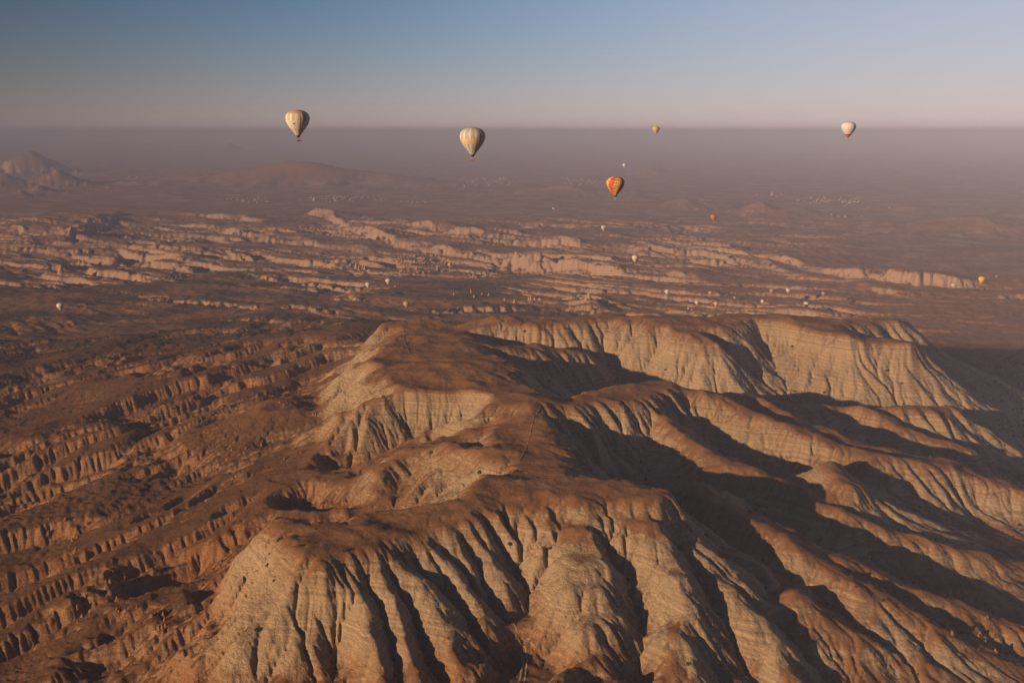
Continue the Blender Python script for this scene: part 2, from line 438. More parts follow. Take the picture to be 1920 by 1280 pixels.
def mid_base(X, Y):
    b = plain(X, Y)
    wob = fbm(X / 260, Y / 260, 4, 121)
    # gullied ground: channels run to the right and away, fading out over the plain on the right
    u = 0.88 * X - 0.47 * Y; v = 0.47 * X + 0.88 * Y
    vw = v + 150 * fbm(u / 800, v / 800, 3, 131)
    bad = sstep(2300, 600, X - 0.25 * (Y - 4500)) * sstep(7300, 6000, Y)
    r1 = 1 - np.abs(fbm(u / 1300, vw / 260, 4, 141)) * 2.5
    r2 = 1 - np.abs(fbm(u / 420, vw / 90, 3, 147)) * 2.4
    bl = np.abs(noise(X / 46, Y / 46, 155)) * .30 + np.abs(noise(X / 20, Y / 20, 156)) * .16
    bad = bad * (1 - .75 * sstep(4300, 3500, Y) * sstep(500, -100, X))
    bad = bad * np.clip(.6 + 1.5 * fbm(X / 700, Y / 700, 2, 159), .1, 1.2)
    b = b + bad * (10 - 28 * sstep(0.42, 0.58, r1 - bl) - 8 * sstep(0.45, 0.62, r2 - bl))
    wid_ = 22 + 110 * sstep(-.15, .45, fbm(X / 300, Y / 300, 2, 163))
    cut_ = 60 * (np.abs(noise(X / 46, Y / 46, 151)) + .45 * np.abs(noise(X / 21, Y / 21, 153)) - .3)
    for pts, hh, back in SW:
        d, side, _ = polydist(X, Y, pts, [(0.,)] * len(pts))
        # ends taper
        (xa, ya), (xb, yb) = pts[0], pts[-1]
        sdst = d * side + 38 * wob + cut_
        up = np.clip(sdst / wid_, 0, 1) ** .8 * hh * .72 * np.clip(.9 + .9 * fbm(X / 420, Y / 420, 2, 157), .5, 1.3) * np.exp(-np.maximum(sdst - 40, 0) / back)
        dx, dy = xb - xa, yb - ya
        t = ((X - xa) * dx + (Y - ya) * dy) / (dx * dx + dy * dy)
        b = b + up * sstep(-0.12, 0.06, t) * sstep(1.12, 0.94, t)
    return b
Xm, Ym = grid(MX0, MX1, MY0, MY1, MC)
h = mid_base(Xm, Ym) + 4.0 * fbm(Xm / 42, Ym / 42, 3, 171)
h, area = erode(h, MC, 5, 0.060, 0.38, 0.02)
mid_h = h
mid_a = np.log10(blur(area, 1))
print('mid eroded', time.time() - T0)

def weight_near(x, y):
    e = np.minimum(np.minimum(x - NX0, NX1 - x), np.minimum(y - NY0, NY1 - y))
    return sstep(5, 130, e)
def weight_mid(x, y):
    e = np.minimum(np.minimum(x - MX0, MX1 - x), np.minimum(y - MY0, MY1 - y))
    return sstep(10, 400, e)
def ground(x, y, detail=True):
    """height and drainage of the ground at any place"""
    x = np.asarray(x, np.float64); y = np.asarray(y, np.float64)
    shp = x.shape; x = x.ravel(); y = y.ravel()
    h = plain(x, y); a = np.full(x.shape, 3.0)
    wm = weight_mid(x, y); m = wm > 0
    if m.any():
        gx = (x[m] - MX0) / MC; gy = (y[m] - MY0) / MC
        h[m] += wm[m] * (sample(mid_h, gx, gy) - h[m]); a[m] += wm[m] * (sample(mid_a, gx, gy) - a[m])
    # around and behind the camera the country goes on at the height of the near raster's edge
    xc = np.clip(x, NX0, NX1); yc = np.clip(y, NY0, NY1)
    near_zone = sstep(2900, 2500, y) * sstep(4500, 2000, np.abs(x))
    m2 = near_zone > 0
    if m2.any():
        e = sample(edge_h, (xc[m2] - NX0) / EC, (yc[m2] - NY0) / EC) + 10 * fbm(x[m2] / 300, y[m2] / 300, 4, 181)
        h[m2] += near_zone[m2] * (1 - wm[m2]) * (e - h[m2])
    wn_ = weight_near(x, y); m = wn_ > 0
    if m.any():
        gx = (x[m] - NX0) / NC; gy = (y[m] - NY0) / NC
        h[m] += wn_[m] * (sample(near_h, gx, gy) - h[m]); a[m] += wn_[m] * (sample(near_a, gx, gy) - a[m])
    return h.reshape(shp), a.reshape(shp)
EC = 60.0
Xe, Ye = grid(NX0, NX1, NY0, NY1, EC)
edge_h = np.minimum(blur(idw(Xe, Ye, base_cps), 2), 130)

# ------------------------------------------------------------------ the ground sheet: rings about the camera's foot, finer where it is near
def ring_radii():
    r = [40.0]
    while r[-1] < 620: r.append(r[-1] * 1.12)
    while r[-1] < 2600: r.append(r[-1] * 1.0023)
    while r[-1] < 5200: r.append(r[-1] * 1.0019)
    while r[-1] < 10000: r.append(r[-1] * 1.0035)
    while r[-1] < 40000: r.append(r[-1] * 1.011)
    while r[-1] < 150000: r.append(r[-1] * 1.06)
    return np.array(r)
rad = ring_radii()
ang = np.concatenate([np.arange(-180, -45, 4.5), np.arange(-45, -29.5, 0.5), np.linspace(-29.5, 29.5, 940), np.arange(30, 45, 0.5), np.arange(45, 180, 4.5)])
nr, na = len(rad), len(ang)
print('rings', nr, 'x', na, nr * na)
AA, RR = np.meshgrid(np.radians(ang), rad)
gx_, gy_ = RR * np.sin(AA), RR * np.cos(AA)
gh, ga = ground(gx_, gy_)
# fine relief: beds of harder and softer rock show as small steps on the steep slopes
eps = 5.0
hx, _ = ground(gx_ + eps, gy_); hy, _ = ground(gx_, gy_ + eps)
slope = np.hypot((hx - gh) / eps, (hy - gh) / eps)
mids = sstep(0.25, 0.7, slope) * sstep(2500, 3000, RR) * sstep(9000, 7000, RR)
gh = gh + mids * (9 * np.abs(fbm(gx_ / 26, gy_ / 34, 3, 221, .6)) - 3)
steep = sstep(0.3, 0.8, slope) * sstep(4200, 2600, RR)
bedz = gh + 5 * fbm(gx_ / 300, gy_ / 300, 2, 191)
gh = gh + steep * (0.30 * np.sin(bedz * 2 * np.pi / 8.0) + 0.22 * np.sin(bedz * 2 * np.pi / 3.1 + 1.3)) * sstep(-.3, .3, fbm(gx_ / 120, gy_ / 120, 2, 195))
gh = gh + sstep(3500, 1500, RR) * (0.7 * fbm(gx_ / 9, gy_ / 9, 3, 201) * (0.3 + steep * 1.6))
print('ground', time.time() - T0)

verts = np.stack([gx_, gy_, gh], -1).reshape(-1, 3)
i, j = np.meshgrid(np.arange(nr - 1), np.arange(na - 1), indexing='ij')
q = np.stack([i * na + j, i * na + j + 1, (i + 1) * na + j + 1, (i + 1) * na + j], -1).reshape(-1, 4)[:, ::-1]
# close the ring behind the camera
k = np.arange(nr - 1)
q = np.concatenate([q, np.stack([k * na + na - 1, k * na, (k + 1) * na, (k + 1) * na + na - 1], -1)[:, ::-1]])

def mesh_np(name, v, f, smooth=True):
    me = bpy.data.meshes.new(name)
    me.vertices.add(len(v)); me.vertices.foreach_set('co', np.ascontiguousarray(v, np.float32).ravel())
    k = f.shape[1]
    me.loops.add(f.size); me.loops.foreach_set('vertex_index', np.ascontiguousarray(f, np.int32).ravel())
    me.polygons.add(len(f)); me.polygons.foreach_set('loop_start', np.arange(0, f.size, k, dtype=np.int32))
    me.update(calc_edges=True)
    if smooth:
        me.polygons.foreach_set('use_smooth', np.ones(len(f), bool))
    return me
def attr(me, name, val):
    a = me.attributes.new(name, 'FLOAT', 'POINT')
    a.data.foreach_set('value', np.ascontiguousarray(val, np.float32).ravel())

bare_v = (sample(near_b, (gx_.ravel() - NX0) / NC, (gy_.ravel() - NY0) / NC) * weight_near(gx_.ravel(), gy_.ravel())).reshape(gx_.shape)
rust = sstep(60, -180, gx_ + 0.25 * (gy_ - 1400)) * sstep(205, 165, gh) * sstep(3000, 2300, gy_)
gard = sstep(900, -100, gx_) * sstep(2100, 2700, gy_) * sstep(5200, 4000, gy_) * sstep(-.2, .2, fbm(gx_ / 330, gy_ / 170, 4, 211))
gard = np.maximum(gard, sstep(550, 1000, gx_ - .15 * (gy_ - 1500)) * sstep(1300, 1700, gy_) * sstep(3100, 2500, gy_) * sstep(110, 70, gh) * sstep(-.5, .1, fbm(gx_ / 200, gy_ / 120, 4, 213)))
# the ground is one continuous sheet, named by the country it shows
rise_v = (sample(near_r, (gx_.ravel() - NX0) / NC, (gy_.ravel() - NY0) / NC) * weight_near(gx_.ravel(), gy_.ravel())).reshape(gx_.shape)
zone = np.full(gx_.shape, 3)                                                   # plain
zone[(gy_ < 6900) & (RR < 8000)] = 2                                           # valley
zone[(gx_ + 0.25 * (gy_ - 1400) < -40) & (gy_ < 2650) & (RR > 500) & (RR < 3200)] = 1   # badlands
zone[rise_v > .5] = 0                                                          # ridge
zone[(hills(gx_, gy_) > 28) & (gy_ > 5500)] = 4                                # hills
qz = zone.reshape(-1)[q[:, 0]]
GROUND = []
for zi, nm in enumerate(('eroded_ridge', 'badlands', 'valley', 'plain', 'hills')):
    qq = q[qz == zi]
    used, inv = np.unique(qq, return_inverse=True)
    me = mesh_np(nm, verts[used], inv.reshape(qq.shape))
    for an, av in (('slope', slope), ('flow', ga), ('bare', bare_v), ('rust', rust), ('garden', gard)):
        attr(me, an, av.reshape(-1)[used])
    o = bpy.data.objects.new(nm, me); o['kind'] = 'structure'; col.objects.link(o); GROUND.append(o)
print('mesh', time.time() - T0)

# ------------------------------------------------------------------ ground material
class NT:
    def __init__(s, name):
        s.m = bpy.data.materials.new(name); s.m.use_nodes = True
        s.t = s.m.node_tree; s.b = s.t.nodes['Principled BSDF']
        s.b.inputs['Roughness'].default_value = 0.95
        s.b.inputs['Specular IOR Level'].default_value = 0.1
    def n(s, kind, **kw):
        n = s.t.nodes.new('ShaderNode' + kind)
        for k, v in kw.items():
            if k in n.inputs: n.inputs[k].default_value = v
            else: setattr(n, k, v)
        return n
    def l(s, a, b): s.t.links.new(a, b)
    def math(s, op, a, b=None, c=None, clamp=False):
        n = s.n('Math', operation=op, use_clamp=clamp)
        for i, v in enumerate((a, b, c)):
            if v is None: continue
            if isinstance(v, (int, float)): n.inputs[i].default_value = v
            else: s.l(v, n.inputs[i])
        return n.outputs[0]
    def rng(s, v, a, b, c=0.0, d=1.0, smooth=True):
        n = s.n('MapRange', interpolation_type='SMOOTHSTEP' if smooth else 'LINEAR')
        s.l(v, n.inputs[0])
        for i, q in zip((1, 2, 3, 4), (a, b, c, d)): n.inputs[i].default_value = q
        return n.outputs[0]
    def mix(s, f, a, b):
        n = s.n('Mix', data_type='RGBA')
        for i, v in ((0, f), (6, a), (7, b)):
            if isinstance(v, (int, float)): n.inputs[i].default_value = v
            elif isinstance(v, tuple): n.inputs[i].default_value = v + (1,) if len(v) == 3 else v
            else: s.l(v, n.inputs[i])
        return n.outputs[2]
    def noise(s, vec, scale, detail=4, rough=0.55):
        n = s.n('TexNoise', Scale=scale, Detail=detail, Roughness=rough)
        s.l(vec, n.inputs['Vector'])
        return n.outputs[0]
    def attr(s, name):
        return s.n('Attribute', attribute_name=name).outputs['Fac']

g = NT('steppe_and_tuff')
pos = g.n('NewGeometry').outputs['Position']
sep = g.n('SeparateXYZ'); g.l(pos, sep.inputs[0])
slope_n = g.attr('slope'); flow_n = g.attr('flow')
big = g.noise(pos, 0.004, 4); med = g.noise(pos, 0.03, 5, .6); fine = g.noise(pos, 0.25, 5, .65)
# rock: cream tuff, tinted in beds that follow height
warp = g.math('MULTIPLY_ADD', big, 30.0, sep.outputs[2])
comb = g.n('CombineXYZ'); g.l(warp, comb.inputs[2])
bed = g.noise(comb.outputs[0], 0.35, 6, .7)
rock = g.mix(g.rng(bed, .35, .65), (.195, .122, .064), (.385, .272, .158))
rock = g.mix(g.math('MULTIPLY', g.attr('rust'), g.rng(med, .2, .6, .55, 1.0)), rock, (.27, .120, .046))
rock = g.mix(g.rng(big, .42, .62, 0.0, .6), rock, g.mix(g.rng(bed, .4, .6), (.21, .125, .065), (.34, .22, .125)))
line = g.math('MULTIPLY', g.math('MULTIPLY', g.rng(bed, .53, .56), g.rng(bed, .62, .58)), g.rng(med, .42, .58))
rock = g.mix(g.math('MULTIPLY', line, .28), rock, (.46, .34, .21))
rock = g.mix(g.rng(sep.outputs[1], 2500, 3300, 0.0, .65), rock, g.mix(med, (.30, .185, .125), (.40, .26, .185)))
rock = g.mix(g.math('MULTIPLY', g.attr('bare'), g.rng(big, .35, .6, .2, .65)), rock, g.mix(g.rng(bed, .35, .65), (.33, .245, .15), (.46, .35, .225)))
soil = g.mix(g.rng(med, .35, .65), (.185, .091, .039), (.26, .132, .057))
soil = g.mix(g.rng(fine, .5, .75, 0.0, .6), soil, (.13, .066, .027))
sl = g.math('ADD', g.math('MULTIPLY_ADD', g.attr('bare'), .55, slope_n), g.math('MULTIPLY_ADD', g.math('SUBTRACT', med, .5), .5, g.math('MULTIPLY', g.math('SUBTRACT', fine, .5), .25)))
vor = g.n('TexVoronoi', Scale=0.008, Randomness=.9); g.l(pos, vor.inputs['Vector'])
vs = g.n('SeparateColor'); g.l(vor.outputs['Color'], vs.inputs[0])
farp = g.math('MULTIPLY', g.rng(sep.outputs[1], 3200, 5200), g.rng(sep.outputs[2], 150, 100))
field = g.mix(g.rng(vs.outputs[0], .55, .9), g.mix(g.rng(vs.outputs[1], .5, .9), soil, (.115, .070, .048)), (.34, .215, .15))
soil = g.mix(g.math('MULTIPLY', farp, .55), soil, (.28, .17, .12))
soil = g.mix(g.math('MULTIPLY', farp, .5), soil, field)
veg = g.math('MULTIPLY', g.rng(flow_n, 4.3, 5.6), g.rng(med, .3, .6))
soil = g.mix(g.math('MULTIPLY', veg, .7), soil, (.045, .036, .018))
soil = g.mix(g.math('MULTIPLY', g.attr('rust'), g.rng(med, .3, .7, .45, .95)), soil, (.088, .044, .019))
soil = g.mix(g.math('MULTIPLY', g.attr('garden'), g.rng(med, .3, .55, .35, .9)), soil, (.050, .038, .022))
base = g.mix(g.rng(sl, .52, .86), soil, rock)
g.l(base, g.b.inputs['Base Color'])
rough = g.noise(pos, 0.15, 10, .7)
bump = g.n('Bump', Strength=1.0, Distance=4.0)
g.l(rough, bump.inputs['Height']); g.l(g.rng(sl, .4, .8, .45, 1.0), bump.inputs['Strength']); g.l(bump.outputs[0], g.b.inputs['Normal'])
for o in GROUND: o.data.materials.append(g.m)

# ------------------------------------------------------------------ haze
def add_haze():
    v = np.array([(x, y, z) for z in (zlo, 715.0) for y in (-152000., 152000.) for x in (-152000., 152000.)])
    f = np.array([(0, 2, 3, 1), (4, 5, 7, 6), (0, 1, 5, 4), (1, 3, 7, 5), (3, 2, 6, 7), (2, 0, 4, 6)])
    me = mesh_np('haze', v, f, False)
    o = bpy.data.objects.new('haze', me); o['kind'] = 'stuff'; o['label'] = 'pale pinkish morning haze lying over the plain'; o['category'] = 'haze'
    m = bpy.data.materials.new('haze'); m.use_nodes = True
    t = m.node_tree; t.nodes.remove(t.nodes['Principled BSDF'])
    pv = t.nodes.new('ShaderNodeVolumePrincipled')
    pv.inputs['Color'].default_value = (.31, .345, .515, 1)
    pv.inputs['Density'].default_value = HAZE
    pv.inputs['Anisotropy'].default_value = -0.3
    t.links.new(pv.outputs[0], t.nodes['Material Output'].inputs['Volume'])
    me.materials.append(m); col.objects.link(o)
HAZE = 0.75e-4
zlo = float(gh.min()) - 1.0
add_haze()

# ------------------------------------------------------------------ finding the ground along a line of sight
def hits(pts):
    """where the sight lines through these photo points first meet the ground"""
    pts = np.array(pts, float)
    u = (pts[:, 0] - 960) / FPX; v = -(pts[:, 1] - 640) / FPX
    t = np.concatenate([np.arange(700, 3200, 6.0), np.arange(3200, 9000, 20.0), np.arange(9000, 26000, 60.0)])
    X = u[:, None] * t; Y = (cp + v * sp)[:, None] * t; Z = CAM_Z + (-sp + v * cp)[:, None] * t
    G, _ = ground(X, Y)
    below = Z < G
    k = np.argmax(below, axis=1)
    k = np.where(below.any(1), k, len(t) - 1)
    r = np.arange(len(k))
    return X[r, k], Y[r, k], G[r, k], t[k]

def tag(o, label=None, cat=None, group=None, kind=None):
    if label: o['label'] = label
    if cat: o['category'] = cat
    if group: o['group'] = group
    if kind: o['kind'] = kind
    return o
def link(name, me, parent=None, loc=None, rot=None, scale=None):
    o = bpy.data.objects.new(name, me); col.objects.link(o)
    if parent: o.parent = parent
    if loc is not None: o.location = loc
    if rot is not None: o.rotation_euler = rot
    if scale is not None: o.scale = scale
    return o
class MB:
    """collects simple solids into one mesh"""
    def __init__(s): s.v = []; s.f = []; s.mi = []
    def add(s, v, f, mi=0):
        n = len(s.v); s.v += list(v); s.f += [tuple(i + n for i in q) for q in f]; s.mi += [mi] * len(f)
    def box(s, x0, x1, y0, y1, z0, z1, mi=0):
        s.add([(x0, y0, z0), (x1, y0, z0), (x1, y1, z0), (x0, y1, z0), (x0, y0, z1), (x1, y0, z1), (x1, y1, z1), (x0, y1, z1)],
              [(0, 3, 2, 1), (4, 5, 6, 7), (0, 1, 5, 4), (1, 2, 6, 5), (2, 3, 7, 6), (3, 0, 4, 7)], mi)
    def gable(s, x0, x1, y0, y1, z0, z1, mi=0):
        c = (y0 + y1) / 2
        s.add([(x0, y0, z0), (x1, y0, z0), (x1, y1, z0), (x0, y1, z0), (x0, c, z1), (x1, c, z1)],
              [(0, 1, 5, 4), (2, 3, 4, 5), (0, 4, 3), (1, 2, 5), (0, 3, 2, 1)], mi)
    def ring(s, pts, n=12, mi=0, cap=True, wob=None):
        """a lathe: pts = (radius, z)"""
        v = []; f = []
        for i, (r, z) in enumerate(pts):
            for k in range(n):
                a = 2 * math.pi * k / n
                rr = r * (wob(a, z) if wob else 1)
                v.append((rr * math.cos(a), rr * math.sin(a), z))
        for i in range(len(pts) - 1):
            for k in range(n):
                f.append((i * n + k, i * n + (k + 1) % n, (i + 1) * n + (k + 1) % n, (i + 1) * n + k))
        if cap:
            f.append(tuple(range(n))[::-1]); f.append(tuple((len(pts) - 1) * n + k for k in range(n)))
        s.add(v, f, mi)
    def bar(s, a, b, r, mi=0, n=5):
        a = np.array(a, float); b = np.array(b, float); d = b - a; d /= np.linalg.norm(d)
        p = np.cross(d, (0, 0, 1) if abs(d[2]) < .9 else (1, 0, 0)); p /= np.linalg.norm(p); q_ = np.cross(d, p)
        v = []
        for c in (a, b):
            for k in range(n):
                an = 2 * math.pi * k / n
                v.append(tuple(c + r * (math.cos(an) * p + math.sin(an) * q_)))
        s.add(v, [(k, (k + 1) % n, n + (k + 1) % n, n + k) for k in range(n)], mi)
    def mesh(s, name, mats, smooth=False):
        me = bpy.data.meshes.new(name); me.from_pydata(s.v, [], s.f); me.update()
        for m in mats: me.materials.append(m)
        me.polygons.foreach_set('material_index', np.array(s.mi, np.int32))
        if smooth: me.polygons.foreach_set('use_smooth', np.ones(len(s.f), bool))
        return me
def plain_mat(name, c, var=.25, scale=.4):
    t = NT(name)
    p = t.n('TexCoord').outputs['Object']
    nz = t.noise(p, scale, 4)
    t.l(t.mix(t.rng(nz, .3, .7), tuple(x * (1 - var) for x in c), tuple(min(1, x * (1 + var)) for x in c)), t.b.inputs['Base Color'])
    return t.m

# ------------------------------------------------------------------ balloons
fab = NT('balloon_fabric')
fa = fab.n('Attribute', attribute_name='paint')
fab.l(fab.mix(fab.rng(fab.noise(fab.n('TexCoord').outputs['Object'], 1.2, 3), .3, .75), fa.outputs['Color'], fab.mix(.25, fa.outputs['Color'], (.2, .15, .12))), fab.b.inputs['Base Color'])
fab.b.inputs['Roughness'].default_value = .6
M_WICK = plain_mat('wicker', (.22, .12, .06), .3, 3); M_DARK = plain_mat('dark_cloth', (.02, .018, .016)); M_STEEL = plain_mat('steel', (.25, .25, .25))
M_PADS = plain_mat('basket_padding', (.45, .30, .20))
PROF = [(0, .14), (.05, .21), (.1, .29), (.15, .375), (.2, .46), (.25, .545), (.3, .63), (.35, .705), (.4, .775), (.45, .84), (.5, .895), (.55, .94), (.6, .975), (.65, .995), (.7, 1.0), (.75, .985), (.8, .945), (.85, .875), (.89, .79), (.925, .68), (.955, .55), (.98, .38), (.995, .19), (1, .0)]
def envelope_mesh(name, diam, paint, gores=24, sub=3, squash=1.0):
    Rr = diam / 2; H = 2.22 * Rr * squash
    n = gores * sub
    v = []; f = []; cols = []
    for (t, r) in PROF:
        for k in range(n):
            a = 2 * math.pi * k / n
            ph = (k % sub) / sub
            bul = 1 + .035 * math.sin(math.pi * ph) * min(1, r * 1.5)
            v.append((Rr * r * bul * math.cos(a), Rr * r * bul * math.sin(a), H * t))
    for i in range(len(PROF) - 1):
        for k in range(n):
            f.append((i * n + k, i * n + (k + 1) % n, (i + 1) * n + (k + 1) % n, (i + 1) * n + k))
            c_ = paint((k // sub) % gores, (k + .5) / n, (PROF[i][0] + PROF[i + 1][0]) / 2)
            cols.append(tuple(x_ * (.72 if k % sub == 0 else 1) for x_ in c_))
    me = bpy.data.meshes.new(name); me.from_pydata(v, [], f); me.update()
    ca = me.color_attributes.new('paint', 'FLOAT_COLOR', 'CORNER')
    arr = np.repeat(np.array([c + (1,) for c in cols], np.float32), 4, axis=0)
    ca.data.foreach_set('color', arr.ravel())
    me.polygons.foreach_set('use_smooth', np.ones(len(f), bool))
    me.materials.append(fab.m)
    return me
def balloon(px, py, w, dist, label, paint, skirt=None, detail=2, squash=1.0, group=None, rz=0.0, cap=None):
    """px, py: photo place of the envelope's middle; w: its photo width; dist: metres away"""
    diam = w * dist / FPX
    Rr = diam / 2; H = 2.22 * Rr * squash
    x, y, z = at(px, py, dist)
    g0, _ = ground(np.array([x]), np.array([y]))
    zb = z - H * .56                     # mouth
    drop = .42 * Rr                      # mouth to basket floor
    zb = max(zb, float(g0[0]) + drop + .3)
    root = bpy.data.objects.new('hot_air_balloon', None); col.objects.link(root)
    root.location = (x, y, zb - drop); root.rotation_euler = (0, 0, rz)
    root.empty_display_size = 2
    tag(root, label, 'balloon', group)
    env = link('envelope', envelope_mesh('envelope', diam, paint, squash=squash), root, (0, 0, drop))
    if skirt is not None:
        b = MB(); b.ring([(Rr * .105, -.10 * Rr), (Rr * .125, -.03 * Rr), (Rr * .138, .004 * Rr)], 24, cap=False)
        link('skirt', b.mesh('skirt', [skirt], True), env)
    bw, bd, bh = .17 * Rr, .09 * Rr, .11 * Rr
    b = MB(); b.box(-bw, bw, -bd, bd, 0, bh); bk = link('basket', b.mesh('basket', [M_WICK]), root)
    if detail >= 2:
        b = MB()
        for (x0, x1, y0, y1) in ((-bw, bw, -bd, -bd * .8), (-bw, bw, bd * .8, bd), (-bw, -bw * .9, -bd * .8, bd * .8), (bw * .9, bw, -bd * .8, bd * .8)):
            b.box(x0 * 1.06, x1 * 1.06, y0 * 1.1, y1 * 1.1, bh + .002 * Rr, bh + .025 * Rr)
        link('padded_rim', b.mesh('padded_rim', [M_PADS]), bk)
        b = MB()
        for sx in (-1, 1):
            b.ring([(.018 * Rr, .19 * Rr), (.024 * Rr, .24 * Rr), (.016 * Rr, .27 * Rr)], 10)
            for i_ in range(len(b.v) - 30, len(b.v)): b.v[i_] = (b.v[i_][0] + sx * .05 * Rr, b.v[i_][1], b.v[i_][2])
        b.box(-.1 * Rr, .1 * Rr, -.05 * Rr, .05 * Rr, .175 * Rr, .19 * Rr)
        link('burner', b.mesh('burner', [M_STEEL]), root)
        b = MB()
        for k in range(8):
            a = 2 * math.pi * k / 8
            b.bar((bw * .9 * math.cos(a), bd * .9 * math.sin(a), bh), (Rr * .12 * math.cos(a), Rr * .12 * math.sin(a), drop - .09 * Rr), .004 * Rr + .01)
        link('suspension_ropes', b.mesh('suspension_ropes', [M_STEEL]), root)
        b = MB(); b.ring([(Rr * .16, H * .9975), (Rr * .10, H * 1.002), (Rr * .02, H * 1.004)], 24)
        link('crown_panel', b.mesh('crown_panel', [cap or M_PADS], True), env)
    return root
def gd(px, py, w, up=30.0, D=19.0):
    """distance of a balloon: from its size, but never below the ground it flies over"""
    d = D * FPX / w
    ts = np.linspace(800, d, 400)
    p = np.array([at(px, py, t) for t in ts])
    G, _ = ground(p[:, 0], p[:, 1])
    ok = p[:, 2] - G > up
    if ok.all(): return d
    return float(ts[max(int(np.argmin(ok)) - 1, 0)])

OR, CR, WH, GB = (.50, .33, .20), (.60, .57, .53), (.58, .58, .60), (.33, .35, .38)
YE, RD, DK = (.62, .40, .10), (.50, .07, .03), (.04, .03, .03)
def p_cream_orange(g, th, t):
    if t < .06: return (.10, .09, .04)
    odd = g % 2
    if t > .58: return OR if odd or t > .86 else CR
    if .33 < t < .37 and (g % 5 in (1, 2)) : return (.10, .07, .06)
    if .44 < t < .48 and g % 6 == 3: return (.16, .10, .08)
    if t < .30: return OR if odd else CR
    return (.60, .52, .42) if odd else CR
def p_cream_blue(g, th, t):
    if t < .05: return (.10, .10, .08)
    if .40 < t < .60: return (.58, .45, .27) if g % 4 else (.56, .42, .34)
    return GB if g % 2 else (.58, .51, .40)
def p_red(g, th, t):
    if t < .04: return DK
    c = .765 + .13 * (t - .45) + (.022 if int(t * 14) % 2 else -.022)
    for k in (-.25, 0, .25, .5):
        d = abs((th - c - k + .5) % 1 - .5)
        if d < .062:
            return (.22, .09, .02) if (d > .05 and int(t * 14) % 2) else YE
    return RD if t < .92 else (.50, .14, .05)
def p_white_red(g, th, t):
    if t < .16: return (.58, .05, .05)
    if t < .20: return (.20, .10, .07)
    return WH if g % 2 else (.58, .55, .54)
def solid(c, c2=None, tlow=None, low=None):
    def f(g, th, t):
        if tlow is not None and t < tlow: return low
        return c2 if (c2 is not None and g % 2) else c
    return f
BALLOONS = [
 (558,228,44,'orange and cream striped balloon, leftmost of the large ones above the horizon',p_cream_orange,M_DARK,2),
 (886,262,47,'cream and grey striped balloon with a yellow band, nearest the picture centre',p_cream_blue,M_DARK,2),
 (1154,347,33,'red balloon with a yellow zigzag band and dark basket',p_red,M_DARK,2),
 (1591,241,26,'white balloon with a red base high on the right',p_white_red,plain_mat('red_cloth',(.5,.05,.05)),2),
 (1230,243,13,'plain yellow green balloon against the haze edge',solid((.50,.42,.14),(.46,.38,.12)),M_DARK,1),
 (1171,310,7.5,'tiny white balloon above the red zigzag balloon',solid(WH),None,1),
 (1338,407,11,'small rust orange balloon right of the red balloon',solid((.45,.17,.06),(.40,.20,.08)),M_DARK,1),
 (1132,427,9.5,'small pale grey balloon below the red balloon',solid((.55,.50,.44),(.50,.46,.42)),M_DARK,1),
 (1038,391,4.5,'speck of a pale balloon over the gullied plain',solid(WH),None,1),
 (1191,484,12.5,'cream balloon in front of the long pale scarp',solid((.68,.54,.40),(.62,.50,.38)),M_DARK,1),
 (500,521,9.5,'dull orange balloon low over the dark left valley',solid((.52,.27,.10),(.48,.24,.1)),M_DARK,1),
 (690,534,10,'pale round balloon, left one of a pair below the village',solid((.66,.54,.44)),M_DARK,1),
 (728,527,10.5,'pale pear shaped balloon, right one of a pair below the village',solid((.68,.56,.45),(.62,.50,.40)),M_DARK,1),
 (741,537,3.2,'tiny greenish balloon just right of the pale pair',solid((.35,.45,.40)),None,1),
 (843,496,7,'beige balloon at the right edge of the village houses',solid((.60,.42,.28)),None,1),
 (762,570,11,'tan balloon hanging before the lit cliff foot',solid((.55,.38,.20),(.50,.34,.18)),M_DARK,1),
 (113,574,13,'white balloon standing low over the dark left plain',solid((.72,.62,.54),(.66,.50,.42),.3,(.6,.5,.44)),M_DARK,1),
 (1251,547,9,'white balloon, upper one of a close pair',solid((.66,.58,.48)),M_DARK,1),
 (1250,558,8.5,'grey blue balloon, lower one of a close pair',solid((.33,.36,.38),(.28,.30,.33)),M_DARK,1),
 (1841,524,12,'bright yellow balloon at the far right above the scarp',solid((.72,.50,.08),(.68,.46,.06)),M_DARK,1),
 (1869,518,5,'small rust coloured balloon right of the bright yellow one',solid((.40,.16,.12)),None,1),
 (1788,535,8.5,'pale grey balloon against the right hand scarp',solid((.55,.50,.44),None,.35,(.45,.4,.36)),M_DARK,1),
 (1447,545,8,'coral red balloon over the flat plain',solid((.58,.16,.12),(.62,.22,.16)),None,1),
 (1478,544,8.5,'pinkish white balloon with purple crown over the plain',solid((.66,.50,.50),None,.0,None),None,1),
 (1544,550,6.5,'dull pink balloon low over the plain, right of the others',solid((.55,.28,.28)),None,1),
 (1332,549,7,'small orange balloon settling on the plain',solid((.62,.32,.12)),None,1),
 (1430,565,7,'cream balloon settling on the plain behind the mesa',solid((.66,.52,.40)),None,1),
 (1512,570,10,'white topped dark balloon in the shade behind the mesa',solid((.55,.46,.36),None,.55,(.05,.05,.06)),M_DARK,1),
 (1307,567,8,'cream balloon close behind the mesa, left of the orange red one',solid((.64,.50,.36),(.60,.44,.30)),None,1),
 (1343,570,9,'orange red balloon close behind the mesa',solid((.58,.27,.16),(.60,.34,.22)),None,1),
 (1378,558,5,'white and black striped slender balloon over the plain',solid((.7,.64,.6),(.08,.06,.06)),None,1),
 (1046,547,4.5,'tiny purple balloon over the plain beyond the lit cliffs',solid((.16,.08,.22)),None,1),
]
